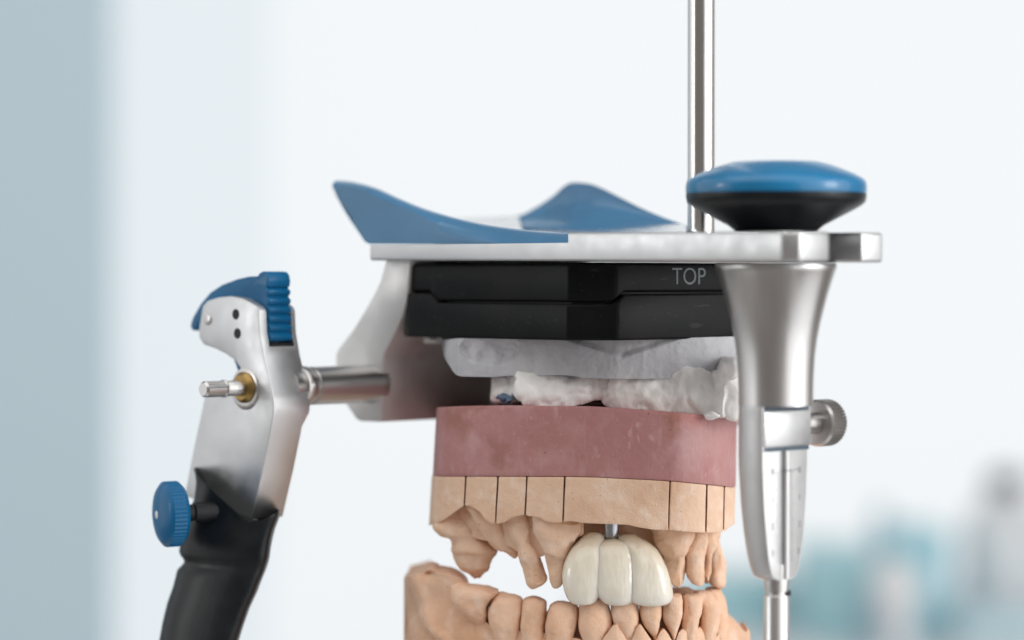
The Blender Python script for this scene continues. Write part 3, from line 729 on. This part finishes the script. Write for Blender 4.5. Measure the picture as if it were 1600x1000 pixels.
lump(812, 629, 9, 2.4, 3, 1.0, 4, M_CAV, MNT, 'wax_cavity_bit', .5)
lump(932, 632, 9, 3.4, 3, 1.2, 4, M_CAV, MNT, 'wax_cavity_bit', .3)
# ================================================================== UPPER CAST
UC = thing('upper_cast', 'upper jaw dental cast with pink base and peach saw-cut tooth segments', 'dental cast', P(900, 920, 20))
cY = curve([(674, 30), (677, 24), (684, 17.5), (700, 13.2), (728, 9.5), (778, 4.5), (830, .5), (883, -2.4), (950, -4.2), (1000, -4.6), (1047, -3.8), (1090, -1), (1118, 3), (1135, 7.5), (1144, 12), (1149, 18), (1151, 26)])
def cshift(px, y): return (745 - y) / 105 * (6 - 4 * (px - 676) / 474)
pt = curve([(676, 636.5), (720, 634.5), (792, 633.5), (830, 634), (914, 635), (960, 637.5), (1028, 642), (1100, 648.5), (1150, 652.5)])
pb = curve([(676, 744), (860, 744.4), (920, 745.2), (972, 747.5), (1047, 751.5), (1104, 757), (1150, 762)])
bm = wall(676, 1150, 130, pt, pb, cY, 62, 14, 0, cshift, backdrop=2.6)
rU = ROOT[UC.name]
for v in bm.verts: v.co.y += .12 * nz3(v.co, .12, 3)
M_PINK, nt, b = simple('pink_base_stone', (.40, .19, .19), .6, 0, 0, .35)
base = vary(nt, None, (.42, .195, .19), (.46, .225, .22), 70, .35, .65)
base = blend(nt, base, (.58, .36, .36), noise_mask(nt, 130, .50, .72, .55, 6))
base = blend(nt, base, (.62, .42, .41), noise_mask(nt, 500, .58, .75, .30, 4, (1, 1, .35)))
base = blend(nt, base, (.36, .15, .125), noise_mask(nt, 60, .56, .7, .5, 6))
base = blend(nt, base, (.60, .40, .39), noise_mask(nt, 1000, .58, .68, .14, 4, (1, 1, .15)))
base = blend(nt, base, (.62, .42, .41), noise_mask(nt, 900, .64, .74, .35, 3))
base = blend(nt, base, (.20, .09, .08), pits(nt, 420, .10, .15))
for (x, y_, rx, rz_, ang, am, c) in ((712, 660, 2.6, 6.2, .62, .55, (.30, .125, .085)), (742, 640, 5, 1.4, 0, .5, (.30, .12, .085)), (783, 703, 1.6, 5.2, .55, .5, (.30, .135, .09)), (777, 716, 2, 2.2, 0, .45, (.28, .12, .08)),
                                   (1054, 650, 4.2, 2.4, 0, .7, (.33, .135, .08)), (1050, 672, 2.2, 5.5, -.35, .6, (.36, .15, .11)), (1086, 655, 3.2, 3.2, 0, .65, (.52, .2, .19)), (1049, 715, .8, 3.2, -.4, .5, (.36, .14, .13)),
                                   (988, 681, .5, 1.3, .15, .42, (.66, .47, .46)), (998, 668, .6, 1.1, .2, .42, (.66, .47, .46)), (1000, 689, .35, 1.5, .15, .42, (.66, .47, .46)), (1021, 683, .6, 1.2, .5, .42, (.64, .44, .43)), (985, 700, .5, 1.0, -.3, .42, (.64, .44, .43)),
                                   (1095, 690, 5.5, 6, 0, .5, (.60, .38, .37)), (1070, 712, 5, 5, .3, .4, (.58, .37, .36)), (1130, 700, 4, 14, 0, .35, (.60, .38, .38))):
    cc = pxo(x, y_, cY(x), rU); base = blend(nt, base, c, stain_mask(nt, cc, rx, rz_, ang, am * .85, 0.0035 if rx > 1.1 else .0022, .35))
nt.links.new(base, b.inputs['Base Color'])
bump(nt, b, 420, .0006, .5, 8); bump(nt, b, 2600, .00012, .5, 3)
obj('pink_base', bm, M_PINK, UC, .25, 2, bang=50)
# saw-cut stone segments
cuts = [674.5, 727.8, 778, 823.5, 883, 1047, 1105, 1132, 1149.5]
sb = curve([(673, 822), (683, 820), (690, 817), (705, 807), (718, 797), (728, 791), (735, 790.5), (744, 795), (753, 801), (760, 811), (771, 818), (779, 818.5), (791, 816.6), (802, 809.6), (812, 806.5), (822, 805), (830, 806.5), (844, 808.5), (858, 815), (869, 817), (883, 816),
           (890, 814.5), (916, 817.4), (944, 818.6), (980, 820), (1000, 824), (1028, 828), (1047, 828.5), (1073, 830.8), (1105, 832.6), (1129, 832), (1134, 830), (1142, 824), (1150, 819)])
segs = []
bm = wall(690, 1140, 60, lambda x: pb(x) + 1.5, lambda x: sb(x) - 7, lambda x: cY(x) + 3.2, lambda x: cY(x) + 10, 6, 0, cshift)
obj('segment_core', bm, M_STONE, UC, angle=50)
for k, (xa, xb) in enumerate(zip(cuts, cuts[1:])):
    g = (1.05, 1.15, 1.0, 1.3, 1.0, 1.2, .95, 1.0)[k]
    xa_, xb_ = xa + (g if k else 0), xb - (g if k < 7 else 0)
    if k == 2: xb_ -= .6
    tp = lambda px: pb(px) + .7
    bm = wall(xa_, xb_, max(8, int((xb_ - xa_) / 3)), tp, sb, cY, lambda px: cY(px) + 11, 14, 0, cshift)
    ph = random.random() * 9
    for v in bm.verts:
        v.co.y += .07 * nz3(v.co, .3, k) + (.25 * (k in (1, 3)) - .1 * (k == 4)) * .4
        v.co.x += .12 * nz3(Vector((0, 0, v.co.z)), .2, xa) * (0 < k)
    segs.append(obj('stone_segment', bm, M_STONE, UC, .22, 2, bang=45))
# prepared tooth stumps carried by the segments
def stump(levels, Yf, depth, seg_i, seed, name='tooth_stump', amp=.22, s=.3, cells=.2, mat=None, nc=18, **kw):
    bm = loft(levels, Yf, depth, 52, 5, kw.pop('p', 2.7), **kw)
    rough_up(bm, amp, s, seed, amp * .3, s * 3, cells, .33)
    carve(bm, nc, .34, 3.2, seed, .22)
    rough_up(bm, .05, 1.1, seed + 3, .03, 2.3)
    return obj(name, bm, mat or M_STONE, segs[seg_i], angle=36)
stump([(780, 700, 735), (795, 692, 734), (807, 684, 740), (823, 676, 746), (833, 684, 751), (840, 699, 758), (846, 704, 766), (852, 705, 773), (860, 704, 777), (864, 708, 776), (870, 709, 773), (880, 711, 767), (888, 718, 765), (894, 731, 757), (899, 738, 753), (902, 742, 750)], 12.5, 12, 0, 1, front=lambda t: 2.2 - 3.2 * t * (t < .6) - 1.9 * (t >= .6), cells=.5, rot=-.12, margin=(.665, .8))
stump([(780, 728, 760), (793, 730, 765), (805, 737, 782), (818, 743, 792), (830, 749, 796), (842, 757, 800), (852, 768, 806), (860, 780, 809), (867, 794, 809), (872, 801, 805)], 8.6, 8, 1, 2, front=lambda t: .4 - 1.2 * t, rot=-.1, cells=.5)
stump([(795, 786, 824), (808, 789, 828), (818, 792, 831), (832, 796, 833), (845, 802, 834), (855, 808, 838), (868, 810, 844), (878, 813, 847), (884, 815, 849), (888, 817, 850), (893, 818, 852), (902, 820, 855), (908, 821.5, 853), (914, 824, 846), (918, 828, 838), (919.5, 830, 835)], 3.6, 8.5, 2, 3, front=lambda t: 1.2 - 2.6 * t, rot=-.06, margin=(.70, 1.0))
stump([(795, 832, 884), (808, 831, 900), (817, 832, 911), (828, 833, 912), (838, 836, 908), (848, 841, 900), (858, 847, 893), (866, 850, 888), (871, 851.5, 886), (874, 853, 885), (885, 855, 883), (895, 857, 881), (905, 859, 880), (912, 861, 878), (917, 863, 874), (919.5, 866, 871)], -.6, 8.5, 3, 4, front=lambda t: 1.0 - 2.0 * t, margin=(.61, 1.0))
rb_ = curve([(690, 812), (735, 836), (760, 846), (790, 852), (812, 864), (835, 872), (850, 868), (880, 848), (912, 836)])
bm = wall(690, 912, 70, lambda x: 790, rb_, lambda x: cY(x) + 5.5, lambda x: cY(x) + 11, 12, .8); rough_up(bm, .3, .3, 3, .1, 1)
obj('gum_ridge', bm, M_STONE, UC, angle=50)
# flesh behind the bridge and the right-hand stumps
bm = wall(905, 1062, 60, lambda x: 800, curve([(905, 842), (920, 836), (960, 836), (1000, 846), (1024, 866), (1040, 880), (1062, 866)]), lambda x: 7.5, 15, 10, .8); rough_up(bm, .3, .3, 3, .1, 1)
obj('gum_ridge', bm, M_STONE2, segs[4], angle=50)
stump([(812, 1012, 1084), (824, 1015, 1084), (834, 1018, 1086), (845, 1021, 1084), (854, 1025, 1080), (860, 1030, 1077), (864, 1034, 1075), (868, 1037, 1072), (885, 1038, 1070), (900, 1041, 1069), (909, 1045, 1067), (914, 1051, 1063), (916, 1054, 1060)], 2.2, 8.5, 5, 6, front=lambda t: .2 - 1.4 * t, rot=.1, margin=(.52, .9))
stump([(815, 1078, 1112), (834, 1076, 1111), (845, 1074, 1108), (855, 1071, 1105), (865, 1069, 1103), (880, 1070, 1101), (893, 1071, 1101), (903, 1075, 1100.5), (910, 1081, 1099), (915, 1088, 1096), (916.5, 1091, 1094)], 5.0, 8, 6, 7, front=lambda t: .4 - 1.0 * t, rot=.2, margin=(.40, -.5))
stump([(815, 1099, 1123), (835, 1097, 1122), (845, 1097, 1121.5), (858, 1099, 1119), (872, 1102, 1116.5), (885, 1101, 1115.5), (897, 1100, 1113), (907, 1099, 1109), (913, 1101, 1106)], 8.5, 7, 6, 8, rot=.3)
stump([(820, 1112, 1122), (838, 1109, 1122.5), (850, 1108, 1125.5), (865, 1107, 1130), (880, 1106, 1134), (893, 1105, 1136), (905, 1106, 1136), (912, 1109, 1135), (917, 1116, 1130), (918.5, 1120, 1127)], 15, 9, 7, 9, rot=.35)
bm = wall(1058, 1126, 24, lambda x: 805, curve([(1058, 852), (1078, 850), (1104, 845), (1126, 842)]), lambda x: cY(x) + 8.5, lambda x: cY(x) + 13, 10, .6); rough_up(bm, .25, .3, 3, .1, 1)
obj('gum_ridge', bm, M_STONE, UC, angle=50)
# implant abutment on the front segment
M_ABUT = metal('grey_abutment_steel', (.50, .53, .57), .3)
ab = P(955, 834, 2.6)
bm = revolve(Vector((ab.x, ab.y, 0)), Z, [(P(955, 846, 3).z, .9), (P(955, 842, 3).z, 1.35), (P(955, 834, 3).z, 1.6), (P(955, 815, 3).z, 1.75)], 32)
obj('implant_abutment', bm, M_ABUT, segs[4])
# ================================================================== BRIDGE
BR = thing('dental_bridge', 'glossy ivory white three-unit ceramic tooth bridge hanging from the upper cast', 'dental bridge', P(965, 946, 3))
def crown(levels, Yf, dep, seed, p=2.5, gr=None, rot=0):
    bm = loft(levels, Yf, dep, 64, 6, p, front=lambda t: 2.9 * (1 - t) ** 2.4 - .15 * math.sin(math.pi * t) + .5 * t ** 3, taper=.42, grooves=gr, rot=rot)
    rough_up(bm, .05, .35, seed)
    return obj('crown', bm, M_CERAM, BR, angle=80)
crown([(831, 919, 936), (834, 913.5, 941), (838, 909, 944), (845, 902.5, 946), (855, 893.5, 947), (865, 887.5, 947), (880, 881.5, 946.5), (890, 879.3, 946.5), (900, 878, 946), (910, 878.6, 945), (920, 880.5, 942), (928, 883, 938.3), (934, 885.6, 934.8), (939, 889.4, 931), (942.5, 894.6, 925.5), (944, 901, 918)], -3.3, 8.2, 1, rot=-.07)
crown([(841, 943, 973), (843.5, 934, 983), (847, 928, 989.5), (852, 925.5, 994), (866, 924.5, 996.5), (880, 924.5, 997), (900, 924.5, 997.5), (912, 925.2, 997.5), (922, 928.5, 997), (930, 932.6, 995.5), (936, 937, 993), (940.5, 942.4, 988.7), (943.6, 949, 982.5), (945, 957, 976)], -3.9, 8.2, 2, gr=[(.25, .16, .02)])
crown([(834, 973, 992), (837, 967, 997), (842, 965, 1005), (848, 966, 1015), (858, 970, 1026), (866, 973, 1031.5), (880, 974.6, 1039), (890, 975.4, 1043), (905, 976, 1047.6), (918, 976.4, 1050.6), (928, 977.4, 1052), (935, 980.4, 1051.2), (940, 985.6, 1048.5), (943.5, 993, 1043.5), (945.6, 1003, 1036)], -3.8, 8.6, 3, gr=[(.15, .16, .02)], rot=.07)
# connectors between the units
for x, Yc in ((935.5, -.4), (986.5, -.6)):
    lump(x, 885, Yc + 3.2, 1.6, 2.9, 4.2, 1, M_CERAM, BR, 'connector', .0)
# ================================================================== LOWER CAST
LC = thing('lower_cast', 'peach stone lower jaw cast with full row of teeth below the white bridge', 'dental cast', Vector((0, 25, -HZ + 11.6)))
lY = curve([(631, 34), (636, 24), (650, 20), (680, 16.5), (735, 12), (790, 7.6), (835, 4.6), (880, 2.2), (930, 0), (975, -.9), (1015, -.9), (1050, .6), (1080, 3.6), (1110, 9), (1128, 15), (1138, 22), (1141, 30)])
gumt = curve([(632, 906), (642, 900), (656, 897), (666, 890), (672, 888.5), (679, 890), (684, 894), (696, 896), (715, 904), (728, 916), (745, 950), (760, 972), (775, 984), (813, 986), (852, 990), (880, 996), (905, 1000), (930, 1008), (948, 992), (958, 978), (963, 975), (970, 984), (985, 1003), (994, 984), (1000, 976.5), (1006, 984), (1023, 1004), (1032, 986), (1037, 982.5), (1044, 990), (1054, 1003), (1062, 988), (1067, 984.5), (1074, 992), (1082, 1003), (1089, 985), (1093, 981.5), (1102, 992), (1112, 1003), (1122, 992), (1130, 982), (1140, 972)])
bm = wall(632.5, 1141, 240, gumt, lambda x: 1120, lambda px: lY(px) + .5 - 1.1 * max(0, min(1, (px - 900) / 50)), lambda px: lY(px) + 12, 34, 1.6)
bmesh.ops.recalc_face_normals(bm, faces=bm.faces); bm.normal_update()
mv = []
fold = curve([(900, 637), (915, 643), (930, 648), (960, 655), (985, 668), (1000, 685), (1040, 720)])
for v in bm.verts:
    X = v.co.x / (DIST + v.co.y) * FPX + 800; yy = 430 - v.co.z / (DIST + v.co.y) * FPX
    fd = max(0, min(1, (fold(yy) - X) / 7)); fd = 3.2 * fd * fd * (3 - 2 * fd) - 1.0 * math.exp(-((X - fold(yy) - 9) / 8) ** 2)
    d = (.35 + .5 * max(0, min(1, (770 - X) / 60))) * nz3(v.co, .16, 2) + .14 * nz3(v.co, .5, 6) + .06 * nz3(v.co, 1.4, 4)
    e = math.exp(-((X - 690) / 26) ** 2 - ((yy - 945) / 26) ** 2); f_ = math.exp(-((X - 700) / 60) ** 2 - ((yy - 1000) / 30) ** 2)
    g_ = math.exp(-((X - 668) / 9) ** 2 - ((yy - 897) / 6) ** 2)
    h_ = math.exp(-((X - 646) / 6) ** 2 - ((yy - 950) / 12) ** 2)
    mv.append(v.normal * d + Vector((0, 1.6 * e - 1.6 * f_ + 2.0 * g_ + .8 * h_ + (fd if v.co.y < 40 else 0), 0)))
for v, d in zip(bm.verts, mv): v.co += d
gum = obj('gum', bm, M_STONE2, LC, angle=60)
def ltooth(levels, Yf, dep, seed, amp=.16, **kw):
    bm = loft(levels, Yf, dep, 52, 5, kw.pop('p', 2.6), taper=kw.pop('taper', .5), **kw)
    rough_up(bm, amp * 1.4, .3, seed, amp * .5, .9)
    carve(bm, 9, .17, 2.6, seed + 40, .15)
    rough_up(bm, .04, 1.1, seed + 3, .03, 2.3)
    return obj('tooth', bm, M_STONE2, LC, angle=50)
rt_ = curve([(745, 968), (770, 955), (815, 958), (860, 960), (905, 962), (950, 958), (1000, 956), (1050, 952), (1100, 950), (1130, 950)])
bm = wall(745, 1130, 90, rt_, lambda x: 1100, lambda px: lY(px) + 4.4, lambda px: lY(px) + 10, 12, .6); rough_up(bm, .25, .3, 5, .08, 1)
obj('lingual_ridge', bm, M_STONE2, LC, angle=60)
mol = lambda t: 1.3 * (1 - t) ** 3 - .5 * math.sin(math.pi * t)
inc = lambda t: 1.6 * (1 - t) ** 1.5 - .2
ltooth([(910.5, 714, 728), (913, 708, 738), (918, 705, 766), (923, 704, 780), (930, 703.6, 776), (937, 705, 768), (944, 708.5, 764), (955, 718, 763.5), (963, 730, 763), (970, 739, 760), (978, 746, 756)], 6.6, 12, 1, amp=.3, front=mol, rot=-.12, grooves=[(.2, .2, .05)])
ltooth([(926.5, 780, 790), (929, 774, 800), (933, 770, 813), (940, 766, 818), (948, 764, 818), (957, 763, 816.5), (970, 765, 815), (985, 768.5, 814), (1000, 772, 813.5), (1025, 778, 808)], 4.8, 10, 2, amp=.25, front=mol, rot=-.1, grooves=[(.1, .2, .05)])
ltooth([(933, 829, 838), (935.5, 822, 847), (940, 817.5, 853.5), (948, 815, 854.5), (960, 814, 852.5), (980, 813, 851.5), (1000, 814.5, 851), (1025, 820, 846)], 2.6, 9, 3, amp=.18, front=mol, rot=-.05)
ltooth([(940.5, 870, 884), (943, 863, 898), (948, 857, 903.5), (956, 854, 904.5), (966, 853, 904), (980, 851.5, 901.5), (995, 852.5, 897), (1020, 858, 890)], .4, 9, 4, amp=.18, front=mol, rot=-.05)
ltooth([(933, 922, 946), (938, 912, 949.5), (945, 906, 952), (955, 904, 954.5), (966, 903, 956.5), (980, 904, 955.8), (993, 907.5, 950), (1008, 915, 940)], -1.8, 7.5, 5, front=inc, amp=.12)
ltooth([(934, 957, 995), (942, 954.8, 997), (952, 954.5, 998), (965, 956.3, 998.3), (977, 960.5, 997.4), (988, 967, 994.5), (997, 975, 990), (1008, 980, 987)], -2.6, 6.5, 6, front=inc, amp=.1)
ltooth([(934, 1000, 1033), (942, 999, 1034), (952, 999, 1034), (965, 1001, 1033.6), (977, 1006, 1032), (988, 1014, 1030), (996, 1021, 1028.5), (1006, 1024, 1027)], -2.6, 6.5, 7, front=inc, amp=.1)
ltooth([(929, 1044, 1066), (932, 1038, 1067.3), (942, 1035, 1067), (955, 1034.5, 1066.4), (967, 1035.6, 1064), (979, 1041, 1060.5), (990, 1047.5, 1057), (1000, 1051, 1054)], -1.8, 6.5, 8, front=inc, amp=.1)
ltooth([(929, 1071, 1092), (932, 1068, 1096.5), (938, 1067, 1098.3), (950, 1066.6, 1097), (965, 1065, 1094.5), (980, 1064, 1092), (995, 1067, 1088), (1010, 1072, 1084)], .8, 6.5, 9, front=inc, amp=.12, rot=.15)
ltooth([(923.5, 1086, 1104), (926, 1084, 1110), (932, 1085, 1116), (940, 1088, 1122), (950, 1092, 1125.5), (962, 1093.5, 1126.3), (978, 1093, 1124), (992, 1094, 1120), (1010, 1098, 1114)], 5.2, 8, 10, front=inc, amp=.14, rot=.3)
ltooth([(918.5, 1104, 1120), (921, 1102, 1125), (928, 1104, 1130), (940, 1109, 1134.5), (955, 1112, 1137), (970, 1113, 1137.6), (988, 1114, 1135.5), (1010, 1117, 1130)], 12, 9, 11, front=inc, amp=.16, rot=.35)
ltooth([(919, 1050, 1075), (922, 1046, 1084), (930, 1045, 1088), (945, 1048, 1090), (965, 1052, 1090)], 13, 9, 12, front=inc, amp=.2)
# flange at the right and the body of the cast down to the frame
ft_ = curve([(1130, 958), (1137, 963.5), (1146, 972), (1156, 980), (1162, 986), (1166, 987.5), (1168.5, 983), (1171, 984.5), (1172, 990)])
bm = wall(1130, 1172, 30, ft_, lambda x: 1120, lambda px: 16 + (px - 1130) * .05, 32, 12, .4); rough_up(bm, .12, .4, 2)
obj('flange', bm, M_STONE2, LC, angle=50)
xs_ = [(632.6, 1035), (1170, 1035)]
a_, b_ = P(633.5, 1040, 26), P(1165, 1040, 18)
body = [Vector((a_.x, 24, 0)), Vector((-12, 8.5, 0)), Vector((10, 2, 0)), Vector((30, 1.5, 0)), Vector((b_.x - 6, 8, 0)), Vector((b_.x, 20, 0)), Vector((b_.x, 56, 0)), Vector((a_.x, 62, 0))]
zt_ = P(800, 1022, 10).z
obj('cast_base', prism([Vector((p.x, p.y, -HZ + 11.7)) for p in body], Z * (zt_ + HZ - 11.7)), M_STONE2, LC, 1, 2)
# left rear wall of the cast (plain trimmed side seen at the left edge)
bm = wall(632.6, 668, 12, lambda x: 905 - (x - 632) * .2, lambda x: 1120, lambda px: 29 - (px - 632) * .1, 58, 10, 0); rough_up(bm, .06, .4, 2)
obj('trimmed_side', bm, M_STONE2, LC, .3, 2, bang=50)
